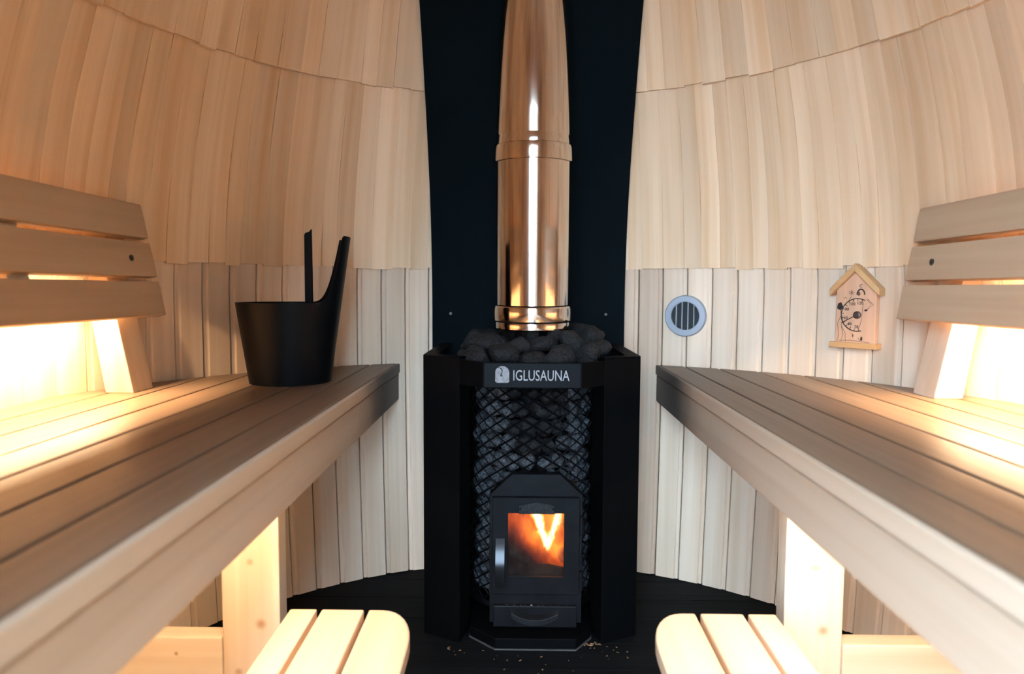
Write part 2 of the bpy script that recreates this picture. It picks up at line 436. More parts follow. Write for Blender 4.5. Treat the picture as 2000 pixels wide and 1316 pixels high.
def shingle_row(z0, z1, widths, p0, p1, parents, seed, door_limit):
    rnd = random.Random(seed); lib = {}
    a = -180.0
    while a < 180.0 - 0.8:
        w = rnd.choice(widths)
        if a + w > 179.0: w = 180.0 - a
        var = rnd.randrange(4); key = (round(w, 3), var)
        if key not in lib: lib[key] = shingle_mesh(w, z0, z1, p0, p1, hash((seed, int(w * 1000), var)) & 0xffff)
        mid = a + w / 2; a += w
        if in_door(mid):
            if door_limit: continue
            if z0 < DOOR_TOP:
                key = key + (1,)
                if key not in lib: lib[key] = shingle_mesh(w, DOOR_TOP + 0.01, z1, p0, p1, 77 + var)
        if behind_shield(mid, z0): continue
        par = parents[0] if mid < 0 else parents[-1]
        link('shingle', lib[key], par, Matrix.Rotation(-R(mid), 4, 'Z') @ Matrix.Translation((0, rnd.uniform(-0.0022, 0.0022), 0)))
shingle_row(SEAM1, SEAM2 + 0.03, (2.4, 2.8, 3.1, 3.5), 0.020, 0.006, (wall_left, wall_right), 3, True)
shingle_row(SEAM2, SEAM3 + 0.03, (2.7, 3.1, 3.5, 4.0), 0.020, 0.008, (ceiling,), 5, False)
shingle_row(SEAM3, 2.355, (5.0, 6.0, 7.0), 0.020, 0.008, (ceiling,), 6, False)

# floor: dark stained boards running across
mb = MB(); mb.add([(1.18 * math.cos(2*math.pi*i/64), CY + 1.18 * math.sin(2*math.pi*i/64), -0.024) for i in range(64)], [tuple(range(64))])
floor = struct(build(mb, 'floor', 'vent_dark'))
y = 0.085; FRAD = 1.168
while y < CY + FRAD - 0.01:
    w = 0.138; ya, yb = max(y, CY - FRAD + 0.004), min(y + w - 0.003, CY + FRAD - 0.002)
    ys_ = [ya + (yb - ya) * k / 6 for k in range(7)]
    hw = [math.sqrt(max(FRAD ** 2 - (q - CY) ** 2, 1e-5)) for q in ys_]
    poly = [(-h, q) for h, q in zip(hw, ys_)] + [(h, q) for h, q in list(zip(hw, ys_))[::-1]]
    build(MB().prism(poly, -0.022, 0.0), 'floor_board', 'floor', floor)
    y += w

# doorway: jambs, lintel, open leaf; the yard outside
JX = 0.395
def trim(name, mb): return struct(build(mb, name, 'backrest', bevel=0.004))
JAMB = [(-0.06, -0.05), (0.20, -0.05), (0.20, 1.30), (0.42, DOOR_TOP), (0.42, DOOR_TOP + 0.05), (-0.06, DOOR_TOP + 0.05)]
trim('trim_1', MB().prism(JAMB, -JX - 0.05, -JX, 'x'))
trim('trim_2', MB().prism(JAMB, JX, JX + 0.05, 'x'))
trim('trim_3', MB().box(-JX, JX, -0.06, 0.42, DOOR_TOP, DOOR_TOP + 0.05))
door = struct(link('door_blocker', None, None, Matrix.Translation((JX + 0.05, -0.06, 0))))  # unseen leaf, added and angled to block daylight from the right
dz0, dz1 = 0.0, DOOR_TOP
DM = Matrix.Translation((JX + 0.05, -0.06, 0)) @ Matrix.Rotation(R(-18), 4, 'Z') @ Matrix.Translation((-JX - 0.05, 0.06, 0))
for i in range(7):
    x0 = -0.09 - 0.115 * (i + 1)
    build(MB().box(JX + 0.055, JX + 0.095, x0 + 0.002, x0 + 0.113, dz0, dz1).xf(DM), 'door_board', 'door_wood', door)
for z in (0.25, 1.6):
    build(MB().box(JX + 0.04, JX + 0.055, -0.85, -0.10, z, z + 0.1).xf(DM), 'door_batten', 'door_wood', door)
# unseen wall and dark deck, added to keep daylight off the left wall
dk = struct(link('floor_bounce_absorber', None, None, Matrix.Translation((0.9, -0.2, -0.1))))  # added dark surface, cuts light bounced in through the doorway
for i in range(28):
    build(MB().box(0.12, 1.74, -0.2 - 0.3 * (i + 1) + 0.006, -0.2 - 0.3 * i, -0.115, -0.085), 'absorber_board', 'light_absorbing', dk)
wo = struct(build(MB().box(1.75, 1.85, -9.0, 0.2, -0.12, 4.2), 'wall_light_blocker', 'light_absorbing'))  # added blocker, holds back sky light from the right
ground = struct(build(MB().add([(-30, -40, -0.12), (30, -40, -0.12), (30, 20, -0.12), (-30, 20, -0.12)], [(0, 1, 2, 3)]), 'ground', 'ground'))

# ------------------------------------------------------------------ heat shield behind the stove
sh = thing('heat_shield', (0, CY + 1.17, 0.0), 'tall blue-black steel sheet curving up behind the stove and flue', 'heat shield')
def shield_pt(x, z, d):
    r = rad(z) - 0.026 - d
    return (x, CY + math.sqrt(r * r - x * x), z)
mb = MB(); zs = [0.01 + 2.08 * i / 30 for i in range(31)]; xs = [-SHIELD_HALF + 2 * SHIELD_HALF * i / 10 for i in range(11)]
for d in (0.0, 0.005):
    for z in zs:
        for x in xs: mb.v.append(shield_pt(x, z, d))
W = 11; S = 31 * 11
for b_ in (0, 1):
    for j in range(30):
        for i in range(10): mb.f.append((b_*S + j*W + i, b_*S + j*W + i + 1, b_*S + (j+1)*W + i + 1, b_*S + (j+1)*W + i))
for j in range(30):
    for i in (0, 10): mb.f.append((j*W + i, (j+1)*W + i, S + (j+1)*W + i, S + j*W + i))
for i in range(10):
    for j in (0, 30): mb.f.append((j*W + i, j*W + i + 1, S + j*W + i + 1, S + j*W + i))
build(mb, 'sheet', 'shield', sh, smooth=True)
for x, z in ((-0.275, 0.915), (0.275, 0.915), (-0.275, 1.90), (0.275, 1.90)):
    p = Vector(shield_pt(x, z, 0.006)); q = MB().tube([p + Vector((0, 0.004, 0)), p + Vector((0, -0.002, 0))], 0.005, 10)
    build(q, 'screw', 'screw', sh)

# ------------------------------------------------------------------ benches
BZ = 0.74
TOE = math.tan(R(0.9))
def bench(side, edges, label):
    """side -1 left, +1 right. edges: |x| of the plank joints at mid depth"""
    t = thing('bench', (side * 0.75, 1.29, 0.0), label, 'bench', 'sauna benches')
    Rw = rad(BZ) - 0.004
    def xe(e, y): return e + (y - 1.3) * TOE
    def y_end(e, far, rw=Rw):
        y = 1.29 + (1 if far else -1) * 0.9
        for _ in range(20):
            x = xe(e, y); x = min(x, rw - 0.01)
            y = CY + (1 if far else -1) * math.sqrt(rw * rw - x * x)
        return y
    gap = 0.005
    for i in range(len(edges) - 1):
        e0, e1 = edges[i], edges[i + 1] - gap
        pts = []
        ys_f0, ys_f1 = y_end(e0, True), y_end(e1, True)
        ys_n0, ys_n1 = y_end(e0, False), y_end(e1, False)
        if i == 0:
            ef = e0 + 0.012
            pe = [(side * xe(e0, ys_n0), ys_n0), (side * xe(e0, ys_f0), ys_f0), (side * xe(ef, y_end(ef, True)), y_end(ef, True)), (side * xe(ef, y_end(ef, False)), y_end(ef, False))]
            build(MB().prism(pe, BZ - 0.034, BZ - 0.0005), 'front_edge', 'fascia', t, bevel=0.005, seg=3)
            e0 = ef; ys_f0, ys_n0 = y_end(e0, True), y_end(e0, False)
        poly = [(side * xe(e0, ys_n0), ys_n0), (side * xe(e0, ys_f0), ys_f0), (side * xe(e1, ys_f1), ys_f1), (side * xe(e1, ys_n1), ys_n1)]
        build(MB().prism(poly, BZ - 0.034, BZ), 'seat_plank', 'nosing' if i == 0 else 'bench' if i < 3 else 'bench_led_lit', t, bevel=0.004)
    e = edges[0] + 0.004; f1 = e + 0.040
    yf0, yf1, yn0, yn1 = y_end(e, True), y_end(f1, True), y_end(e, False), y_end(f1, False)
    poly = [(side * xe(e, yn0), yn0), (side * xe(e, yf0), yf0), (side * xe(f1, yf1), yf1), (side * xe(f1, yn1), yn1)]
    build(MB().prism(poly, BZ - 0.128, BZ - 0.036), 'fascia', 'fascia', t, bevel=0.004)
    # legs and cross rails
    lx0, lx1 = (0.552, 0.680)
    for ly in (1.45, 0.62):
        build(MB().box(*sorted((side * lx0, side * lx1)), ly, ly + 0.048, 0.0, BZ - 0.036), 'leg', 'pine', t, bevel=0.004)
        xw = math.sqrt(1.145 ** 2 - (ly + 0.05 - CY if ly > CY else ly - CY) ** 2)
        build(MB().box(*sorted((side * (lx1 + 0.001), side * xw)), ly - 0.002, ly + 0.046, 0.115, 0.232), 'cross_rail', 'pine_rail', t, bevel=0.004)
        build(MB().box(*sorted((side * 0.50, side * (xw - 0.01))), ly + 0.050, ly + 0.095, BZ - 0.13, BZ - 0.036), 'bearer', 'pine_rail', t, bevel=0.003)
    # led strip tucked behind the fascia
    xs_ = side * 0.60
    build(MB().box(xs_ - 0.006, xs_ + 0.006, 0.30, 1.38, BZ - 0.046, BZ - 0.037), 'led_strip', 'led_low', t, label='warm glowing light strip under the bench')
    return t
EL = [0.434, 0.531, 0.630, 0.740, 0.840, 0.945, 1.045, 1.145]
ER = [0.431, 0.525, 0.627, 0.733, 0.840, 0.945, 1.045, 1.145]
bench(-1, EL, 'long wooden bench left of the stove, carrying the black bucket')
bench(1, ER, 'long wooden bench right of the stove, below the vent and thermometer')

# ------------------------------------------------------------------ backrests
def backrest(side, y0, y1, pts, label):
    t = thing('backrest', (side * 1.0, 1.2, BZ), label, 'backrest', 'slatted backrests')
    (xb, zb), (xt, zt) = pts
    d = Vector((xt - xb, zt - zb)); Ltot = d.length; d.normalize(); nrm = Vector((d.y, -d.x))   # nrm points outward (towards wall) for +x side
    if nrm.x < 0: nrm = -nrm
    g = 0.0125; w = (Ltot - 2 * g) / 3
    for i in range(3):
        a = i * (w + g); p0 = Vector((xb, zb)) + d * a; p1 = p0 + d * w; th = 0.027
        sec = [p0, p1, p1 + nrm * th, p0 + nrm * th]
        ya = y1 - 0.0
        mb = MB(); vs = []
        for y in (y0, ya):
            for q in sec: vs.append((side * (q.x + (y - 1.3) * 0.0), y, q.y))
        mb.add(vs, [(0, 1, 2, 3), (7, 6, 5, 4), (0, 4, 5, 1), (1, 5, 6, 2), (2, 6, 7, 3), (3, 7, 4, 0)])
        pl = build(mb, 'back_plank', 'backrest', t, bevel=0.004)
        if i == 1:
            for ys in (y1 - 0.105, y0 + 0.105):
                c = (p0 + p1) / 2 + d * 0.0
                a_ = Vector((side * (c.x + 0.004), ys, c.y)); b_ = Vector((side * (c.x - 0.0015), ys, c.y))
                build(MB().tube([a_, b_], 0.0085, 14), 'screw', 'screw', pl)
                build(MB().tube([a_, Vector((side * (c.x - 0.0022), ys, c.y))], 0.004, 6), 'screw_recess', 'ink', pl)
    # raking props that carry it
    for ys in (1.663, 0.72):
        prof = [(0.983, BZ), (1.018, 0.918), (1.022, 0.94), (1.052, 1.10), (1.082, 1.10), (1.084, 0.93), (1.053, BZ)]
        poly = [(side * x, z) for x, z in prof]
        build(MB().prism(poly, ys, ys + 0.092, 'y'), 'prop', 'prop', t, bevel=0.003)
    prof = [(1.000, 0.965), (1.040, 1.175), (1.072, 1.175), (1.040, 0.965)]
    build(MB().prism([(side * x, z) for x, z in prof], 1.30, 1.36, 'y'), 'cleat', 'prop', t, bevel=0.003)
    # led strip behind the lowest plank
    xl = side * 1.032; zl = 0.955
    build(MB().box(xl - 0.006, xl + 0.006, y0 + 0.05, 1.655, zl - 0.003, zl + 0.003), 'led_strip', 'led', t, label='warm glowing light strip behind the lowest plank')
    build(MB().box(xl - 0.011, xl + 0.011, y0 + 0.045, 1.660, zl + 0.004, zl + 0.008), 'led_blocker_cap', 'vent', t)  # unseen cap, added to stop the strip shining upward
    return t
backrest(-1, 0.40, 1.80, ((0.966, 0.929), (1.025, 1.218)), 'three-plank wooden backrest above the left bench')
backrest(1, 0.40, 1.80, ((0.956, 0.930), (1.006, 1.216)), 'three-plank wooden backrest above the right bench')

# ------------------------------------------------------------------ foot benches
def foot_bench(side, label):
    t = thing('foot_bench', (side * 0.36, 1.0, 0.0), label, 'foot bench', 'low foot benches')
    z = 0.35; th = 0.030; y0, y1 = 0.42, 1.343
    def xt(x, y): return side * (x + (y - 1.2) * 0.016)
    def rounded(poly): return poly
    strips = [(0.489, 0.434), (0.424, 0.338)]
    for a, b_ in strips:
        poly = [(xt(a, y0), y0), (xt(a, y1), y1), (xt(b_, y1), y1), (xt(b_, y0), y0)]
        build(MB().prism(poly, z - th, z), 'slat', 'slat', t, bevel=0.004)
    a, b_ = 0.328, 0.228
    # inner slat has its far corner rounded off
    poly = [(xt(a, y0), y0), (xt(a, y1), y1)]
    cxr, cyr, rx, ry = b_ + 0.072, y1 - 0.135, 0.072, 0.135
    for k in range(9):
        q = math.pi / 2 * k / 8
        poly.append((xt(cxr - rx * math.sin(q), 0) + (0 if True else 0), cyr + ry * math.cos(q)))
    poly = [(p[0] if i < 2 else side * (cxr - rx * math.sin(math.pi/2*(i-2)/8) + (p[1] - 1.2) * 0.016), p[1]) for i, p in enumerate(poly)]
    poly.append((xt(b_, y0), y0))
    build(MB().prism(poly, z - th, z), 'slat', 'slat', t, bevel=0.004)
    for y in (0.55, 1.16):
        build(MB().box(*sorted((side * 0.26, side * 0.475)), y, y + 0.045, z - th - 0.07, z - th), 'crossbar', 'slat', t, bevel=0.003)
        for x in (0.27, 0.465):
            build(MB().box(*sorted((side * (x - 0.012), side * (x + 0.012))), y + 0.004, y + 0.041, 0.0, z - th - 0.07), 'leg', 'slat', t, bevel=0.003)
    return t
foot_bench(-1, 'low slatted foot bench with rounded corner under the left bench')
foot_bench(1, 'low slatted foot bench with rounded corner under the right bench')

# ------------------------------------------------------------------ stove
st = thing('sauna_stove', (0.01, 2.1, 0.0), 'black wood-burning sauna stove with mesh cage and glowing fire window', 'stove')
SX = 0.006; TOPZ = 0.812
OX = 0.308; OY = 1.925; IX = 0.200; IY = 1.868; FX = 0.132; FY = 1.806; BY = 2.36
for s in (-1, 1):
    c = SX
    # folded side panel: outer side, raked front wing, return flange
    th = 0.004
    path = [(s * OX, BY), (s * OX, OY), (s * IX, IY), (s * 0.178, 1.965)]
    inner = [(s * (OX - th), BY), (s * (OX - th), OY + th), (s * (IX + 0.003), IY + th + 0.002), (s * (0.178 + th), 1.965)]
    poly = [(c + x, y) for x, y in path] + [(c + x, y) for x, y in inner[::-1]]
    build(MB().prism(poly, 0.0, TOPZ), 'side_panel', 'steel_black', st, bevel=0.0012, seg=1)
    # top rim of the side box
    poly = [(c + s * OX, BY), (c + s * OX, OY), (c + s * IX, IY), (c + s * (IX - 0.01), IY + 0.03), (c + s * (OX - 0.04), OY + 0.03), (c + s * (OX - 0.04), BY)]
    build(MB().prism(poly, TOPZ, TOPZ + 0.003), 'top_rim', 'steel_black', st)
    # angled piece of the front band
    poly = [(c + s * IX, IY), (c + s * FX, FY), (c + s * (FX - 0.002), FY + 0.006), (c + s * (IX - 0.002), IY + 0.008)]
    build(MB().prism(poly, 0.738, TOPZ - 0.004), 'band_wing', 'steel_black', st, bevel=0.001, seg=1)
build(MB().box(SX - FX, SX + FX, FY, FY + 0.006, 0.738, TOPZ - 0.004), 'front_band', 'steel_black', st, bevel=0.001, seg=1)
build(MB().box(SX - FX, SX + FX, IY + 0.004, IY + 0.012, 0.744, TOPZ - 0.03), 'band_lining', 'steel_black', st)
np_ = build(MB().box(SX - FX + 0.003, SX + FX - 0.003, FY - 0.004, FY, 0.740, 0.806), 'name_plate', 'plate', st, bevel=0.001, seg=1, label='slate grey plate lettered IGLUSAUNA')
# emblem: arched plaque with a dark swirl, then the lettering
ez0, ez1, ex0, ex1 = 0.7535, 0.7985, -0.0925, -0.0555
poly = [(ex0 + 0.004, ez0), (ex1 - 0.004, ez0), (ex1, ez0 + 0.003), (ex1, ez0 + 0.028)]
for k in range(1, 12):
    q = math.pi * k / 12
    poly.append(((ex0 + ex1) / 2 + (ex1 - ex0) / 2 * math.cos(q), ez0 + 0.028 + 0.0165 * math.sin(q)))
poly += [(ex0, ez0 + 0.028), (ex0, ez0 + 0.003)]
emb = build(MB().prism(poly, FY - 0.0052, FY - 0.0035, 'y'), 'emblem', 'emblem', np_, label='arched silver emblem with a dark swirl')
def px2(u, v):   # emblem sketch space, 0..1 right and 0..1 down
    return (ex0 + (ex1 - ex0) * u, FY - 0.0058, ez1 - (ez1 - ez0) * v)
sw = [(0.10, 0.12), (0.27, 0.10), (0.42, 0.16), (0.50, 0.28), (0.48, 0.42), (0.40, 0.50), (0.36, 0.54), (0.52, 0.54)]
build(MB().tube([px2(*p) for p in sw], [0.0008, 0.0011, 0.0014, 0.0015, 0.0014, 0.0012, 0.0012, 0.0009], 6), 'swirl', 'ink', np_)
build(MB().tube([px2(0.34, 0.61), (px2(0.46, 0.585)), px2(0.56, 0.61)], [0.0008, 0.0013, 0.0008], 6), 'swirl', 'ink', np_)
tm = text_mesh('IGLUSAUNA', 0.0345, 'lettering', 0.0006)
xs_ = [p[0] for p in tm.v]; zs_ = [p[2] for p in tm.v]
w0, w1, h0, h1 = min(xs_), max(xs_), min(zs_), max(zs_)
tx0, tx1, tz0, tz1 = -0.0445, 0.1045, 0.7595, 0.7875
tm.v = [(tx0 + (p[0] - w0) / (w1 - w0) * (tx1 - tx0), FY - 0.0048 + p[1], tz0 + (p[2] - h0) / (h1 - h0) * (tz1 - tz0)) for p in tm.v]
build(tm, 'lettering', 'silver', np_, label='silver lettering IGLUSAUNA')

# stone cage
GX, GY, GR = 0.012, 2.125, 0.192
def cage_pt(s, z, r=GR): a = s / GR; return (GX + r * math.sin(a), GY - r * math.cos(a), z)
CZ0, CZ1 = 0.072, 0.745; DW, DH = 0.056, 0.036; SMAX = GR * R(100)
for dirn in (1, -1):
    for k in range(-32, 33):
        s_at = k * DW    # arc position where the strand passes z = CZ0
        pts = []
        steps = 90
        for i in range(steps + 1):
            z = CZ0 + (CZ1 - CZ0) * i / steps; s = s_at + dirn * (z - CZ0) * DW / DH
            if abs(s) <= SMAX and not (abs(GX + GR * math.sin(s / GR) - 0.021) < 0.105 and z < 0.40): pts.append(cage_pt(s, z, GR + (0.0012 if dirn > 0 else -0.0012)))
        if len(pts) > 4 and max((Vector(a_) - Vector(b_)).length for a_, b_ in zip(pts, pts[1:])) > 0.05:   # cut by the door opening
            cut = max(range(len(pts) - 1), key=lambda q: (Vector(pts[q]) - Vector(pts[q + 1])).length) + 1
            for seg_ in (pts[:cut], pts[cut:]):
                if len(seg_) > 4: build(MB().tube(seg_[::3] + [seg_[-1]], 0.0024, 4), 'cage_wire', 'cage', st)
        elif len(pts) > 4:
            pts = pts[::3] + ([pts[-1]] if (len(pts) - 1) % 3 else [])
            build(MB().tube(pts, 0.0024, 4), 'cage_wire', 'cage', st)
for z in (CZ0 - 0.012, CZ1):
    ring = [cage_pt(GR * R(-105 + 210 * i / 40), z + 0.006, GR + 0.002) for i in range(41)]
    build(MB().tube(ring, 0.008 if z > 0.5 else 0.012, 6), 'cage_hoop', 'cage', st)
# inner fire chamber the stones lean on
build(MB().lathe([(0.0, 0.76), (0.118, 0.76), (0.118, 0.45), (0.0, 0.45)], GX, GY + 0.035, 32), 'fire_chamber', 'cast', st, smooth=True)
# door surround, door, glass, drawer
DX = 0.021; DY = 1.905
sur = [(DX - 0.132, 0.046), (DX + 0.132, 0.046), (DX + 0.132, 0.420), (DX + 0.068, 0.479), (DX - 0.068, 0.479), (DX - 0.132, 0.420)]
hole = (DX - 0.092, DX + 0.092, 0.165, 0.392)
mb = MB()
def ring_prism(mb, outer, inner, y0, y1):
    """outer polygon with a rectangular hole, extruded in y; both lists same length"""
    n = len(outer)
    vs = [(x, y0, z) for x, z in outer] + [(x, y0, z) for x, z in inner] + [(x, y1, z) for x, z in outer] + [(x, y1, z) for x, z in inner]
    fs = []
    for i in range(n):
        j = (i + 1) % n
        fs += [(i, j, n + j, n + i), (2*n + i, 2*n + j, 3*n + j, 3*n + i), (i, j, 2*n + j, 2*n + i), (n + i, n + j, 3*n + j, 3*n + i)]
    mb.add(vs, fs); return mb
inner6 = [(hole[0], hole[2]), (hole[1], hole[2]), (hole[1], hole[3] - 0.02), (hole[1] - 0.001, hole[3]), (hole[0] + 0.001, hole[3]), (hole[0], hole[3] - 0.02)]
build(ring_prism(MB(), sur, inner6, DY - 0.002, DY + 0.03), 'door_surround', 'cast', st, bevel=0.0015, seg=1)
dxa, dxb, dza, dzb = DX - 0.124, DX + 0.123, 0.136, 0.416
gxa, gxb, gza, gzb = -0.0585, 0.1005, 0.186, 0.371
dr = build(ring_prism(MB(), [(dxa, dza), (dxb, dza), (dxb, dzb), (dxa, dzb)], [(gxa, gza), (gxb, gza), (gxb, gzb), (gxa, gzb)], DY - 0.018, DY - 0.004), 'fire_door', 'cast', st, bevel=0.0015, seg=1)
build(MB().box(gxa - 0.004, gxb + 0.004, DY - 0.009, DY - 0.006, gza - 0.004, gzb + 0.004), 'glass_pane', 'glass', dr, label='soot-streaked glass lit orange by the fire')
poly = [(-0.028, 0.370), (0.073, 0.370), (0.073, 0.394), (0.058, 0.398), (0.023, 0.405), (-0.012, 0.398), (-0.028, 0.394)]
M['maker'] = plain('worn maker plate', (0.013, 0.0135, 0.0145), 0.5, 0, 0.1, 0.5, 120)
tp = build(MB().prism(poly, DY - 0.021, DY - 0.018, 'y'), 'maker_plate', 'maker', dr, bevel=0.001, seg=1)
for x in (-0.024, 0.069): build(MB().tube([(x, DY - 0.023, 0.385), (x, DY - 0.020, 0.385)], 0.003, 8), 'rivet', 'steel_black', dr)
# strap handle bowed outwards
hp = []
for i in range(13):
    q = i / 12; hp.append((-0.080, DY - 0.022 - 0.034 * math.sin(math.pi * q), 0.155 + 0.145 * q))
mb = MB()
for x, y, z in hp: mb.v += [(x - 0.0125, y, z), (x + 0.0125, y, z), (x + 0.0125, y + 0.004, z), (x - 0.0125, y + 0.004, z)]
for i in range(12):
    for k in range(4): mb.f.append((i*4 + k, i*4 + (k+1) % 4, (i+1)*4 + (k+1) % 4, (i+1)*4 + k))
mb.f += [(0, 1, 2, 3), (48, 49, 50, 51)]
M['handle'] = plain('worn black handle', (0.012, 0.013, 0.015), 0.28, 0.4, 0.5)
build(mb, 'door_handle', 'handle', dr, smooth=True)
for z in (0.335, 0.175):
    build(MB().tube([(DX + 0.128, DY - 0.012, z - 0.027), (DX + 0.128, DY - 0.012, z + 0.027)], 0.007, 12), 'hinge', 'cast', dr, smooth=True)
# ash drawer with a curved lip handle
ad = build(MB().box(DX - 0.121, DX + 0.118, DY - 0.016, DY - 0.003, 0.038, 0.101), 'ash_drawer', 'cast', st, bevel=0.003)
mb = MB()
N_ = 16
for i in range(N_ + 1):
    u = -1 + 2 * i / N_; x = DX - 0.002 + 0.068 * u; zt = 0.066 + 0.016 * u * u; zb = zt - 0.012 - 0.004 * (1 - u * u); out = 0.016 * (1 - 0.5 * u * u)
    mb.v += [(x, DY - 0.016, zt + 0.010), (x, DY - 0.016 - out, zt), (x, DY - 0.018 - out, zb), (x, DY - 0.015, zb + 0.006)]
for i in range(N_):
    for k in range(4): mb.f.append((i*4 + k, i*4 + (k+1) % 4, (i+1)*4 + (k+1) % 4, (i+1)*4 + k))
mb.f += [(0, 1, 2, 3), tuple(range(N_*4, N_*4 + 4))]
build(mb, 'drawer_handle', 'cast', ad, bevel=0.001, seg=1)
# base tray with canted corners and a bare steel lower edge
bp = [(DX - 0.188, 1.905), (DX - 0.113, 1.836), (DX + 0.112, 1.836), (DX + 0.160, 1.905), (DX + 0.165, 2.2), (DX - 0.188, 2.2)]
build(MB().prism(bp, 0.003, 0.032), 'base_tray', 'steel_black', st, bevel=0.002, seg=1)
bp2 = [(DX - 0.190, 1.904), (DX - 0.114, 1.8335), (DX + 0.113, 1.8335), (DX + 0.162, 1.904), (DX + 0.162, 1.92), (DX - 0.19, 1.92)]
build(MB().prism(bp2, 0.0, 0.003), 'tray_edge', 'edge', st)

# fire: logs and flames inside the chamber
bx0, bx1, by0, by1, bz0, bz1 = DX - 0.12, DX + 0.12, DY + 0.030, DY + 0.18, 0.135, 0.43
build(MB().add([(bx0, by0, bz0), (bx1, by0, bz0), (bx1, by1, bz0), (bx0, by1, bz0), (bx0, by0, bz1), (bx1, by0, bz1), (bx1, by1, bz1), (bx0, by1, bz1)],
               [(0, 3, 2, 1), (4, 5, 6, 7), (1, 2, 6, 5), (2, 3, 7, 6), (3, 0, 4, 7)]), 'firebox', 'log', st)
lg = thing('firewood_log', (0.02, DY + 0.055, 0.15), 'charred log lying low behind the stove glass', 'log')
build(MB().tube([(-0.08, DY + 0.045, 0.178), (-0.02, DY + 0.047, 0.180), (0.06, DY + 0.050, 0.176), (0.11, DY + 0.052, 0.170)], [0.018, 0.022, 0.021, 0.016], 12), 'burnt_wood', 'log', lg, smooth=True)
lg2 = thing('firewood_log', (-0.05, DY + 0.05, 0.19), 'charred split log leaning up at the left behind the stove glass', 'log')
build(MB().tube([(-0.085, DY + 0.050, 0.262), (-0.045, DY + 0.048, 0.232), (0.005, DY + 0.046, 0.205)], [0.014, 0.018, 0.012], 10), 'burnt_wood', 'log', lg2, smooth=True)
fl = thing('fire', (0.03, DY + 0.1, 0.17), 'orange fire with a white hot forked flame behind the stove glass', 'fire')
def gas_material():
    """incandescent gas: emission density follows a forked hot core and turbulent orange body, in object space (metres)"""
    m = bpy.data.materials.new('burning gas'); m.use_nodes = True; nt = m.node_tree; N, L = nt.nodes, nt.links
    N.remove(N['Principled BSDF'])
    def math_(op, a, b_=None, c=None, clamp=False):
        n = N.new('ShaderNodeMath'); n.operation = op; n.use_clamp = clamp
        for k, x in enumerate((a, b_, c)):
            if x is None: continue
            if isinstance(x, (int, float)): n.inputs[k].default_value = x
            else: L.new(x, n.inputs[k])
        return n.outputs[0]
    def rng(x, a, b_, c=0.0, d=1.0):
        n = N.new('ShaderNodeMapRange'); n.interpolation_type = 'SMOOTHSTEP'
        n.inputs['From Min'].default_value = a; n.inputs['From Max'].default_value = b_; n.inputs['To Min'].default_value = c; n.inputs['To Max'].default_value = d
        L.new(x, n.inputs['Value']); return n.outputs[0]
    tc = N.new('ShaderNodeTexCoord')
    def noise(scale, detail):
        mp = N.new('ShaderNodeMapping'); mp.inputs['Scale'].default_value = scale; L.new(tc.outputs['Object'], mp.inputs['Vector'])
        n = N.new('ShaderNodeTexNoise'); n.inputs['Scale'].default_value = 1; n.inputs['Detail'].default_value = detail; n.inputs['Distortion'].default_value = 0.8
        L.new(mp.outputs[0], n.inputs['Vector']); return n
    n1 = noise((28, 10, 15), 3); n2 = noise((55, 20, 40), 2)
    sp = N.new('ShaderNodeSeparateXYZ'); L.new(tc.outputs['Object'], sp.inputs[0])
    wob = math_('MULTIPLY_ADD', n2.outputs['Fac'], 0.024, -0.012)
    x = math_('ADD', sp.outputs[0], wob); z = sp.outputs[2]
    def arm(slope, xb, zb, w0, w1, ztop):
        zz = math_('SUBTRACT', z, zb)
        cx_ = math_('MULTIPLY_ADD', zz, slope, xb)
        d = math_('ABSOLUTE', math_('SUBTRACT', x, cx_))
        w = math_('MAXIMUM', math_('MULTIPLY_ADD', zz, w1, w0), 0.002)
        core = rng(math_('DIVIDE', d, w), 1.0, 0.0)
        return math_('MULTIPLY', core, math_('MULTIPLY', rng(zz, -0.012, 0.012), rng(zz, ztop, ztop * 0.55)))
    a1 = arm(-0.34, 0.038, -0.055, 0.010, 0.12, 0.24)
    a2 = arm(0.36, 0.040, -0.050, 0.007, 0.03, 0.15)
    hot = math_('ADD', a1, math_('MULTIPLY', a2, 0.8))
    diag = math_('MULTIPLY_ADD', sp.outputs[0], 0.75, z)                     # low on the left, where the logs lie
    body = math_('MULTIPLY', rng(n1.outputs['Fac'], 0.28, 0.72, 0.25, 1.0), rng(diag, -0.115, -0.015))
    wide = rng(math_('ABSOLUTE', math_('SUBTRACT', sp.outputs[0], 0.03)), 0.11, 0.02, 0.3, 1.0)
    body = math_('MULTIPLY', body, wide)
    tot = math_('MULTIPLY_ADD', hot, 2.2, body)
    ramp = N.new('ShaderNodeValToRGB'); e = ramp.color_ramp.elements
    e[0].position = 0.0; e[0].color = (0.75, 0.07, 0.02, 1); e[1].position = 1.0; e[1].color = (1.0, 0.72, 0.40, 1)
    k = e.new(0.3); k.color = (1.0, 0.22, 0.02, 1); k = e.new(0.6); k.color = (1.0, 0.40, 0.06, 1)
    L.new(math_('MULTIPLY', tot, 0.45), ramp.inputs['Fac'])
    em = N.new('ShaderNodeEmission'); L.new(ramp.outputs['Color'], em.inputs['Color'])
    L.new(math_('MULTIPLY', tot, FIRE_STRENGTH), em.inputs['Strength'])
    L.new(em.outputs[0], N['Material Output'].inputs['Volume'])
    return m
FIRE_STRENGTH = 27.0
M['gas'] = gas_material()
mb = MB(); n = 20
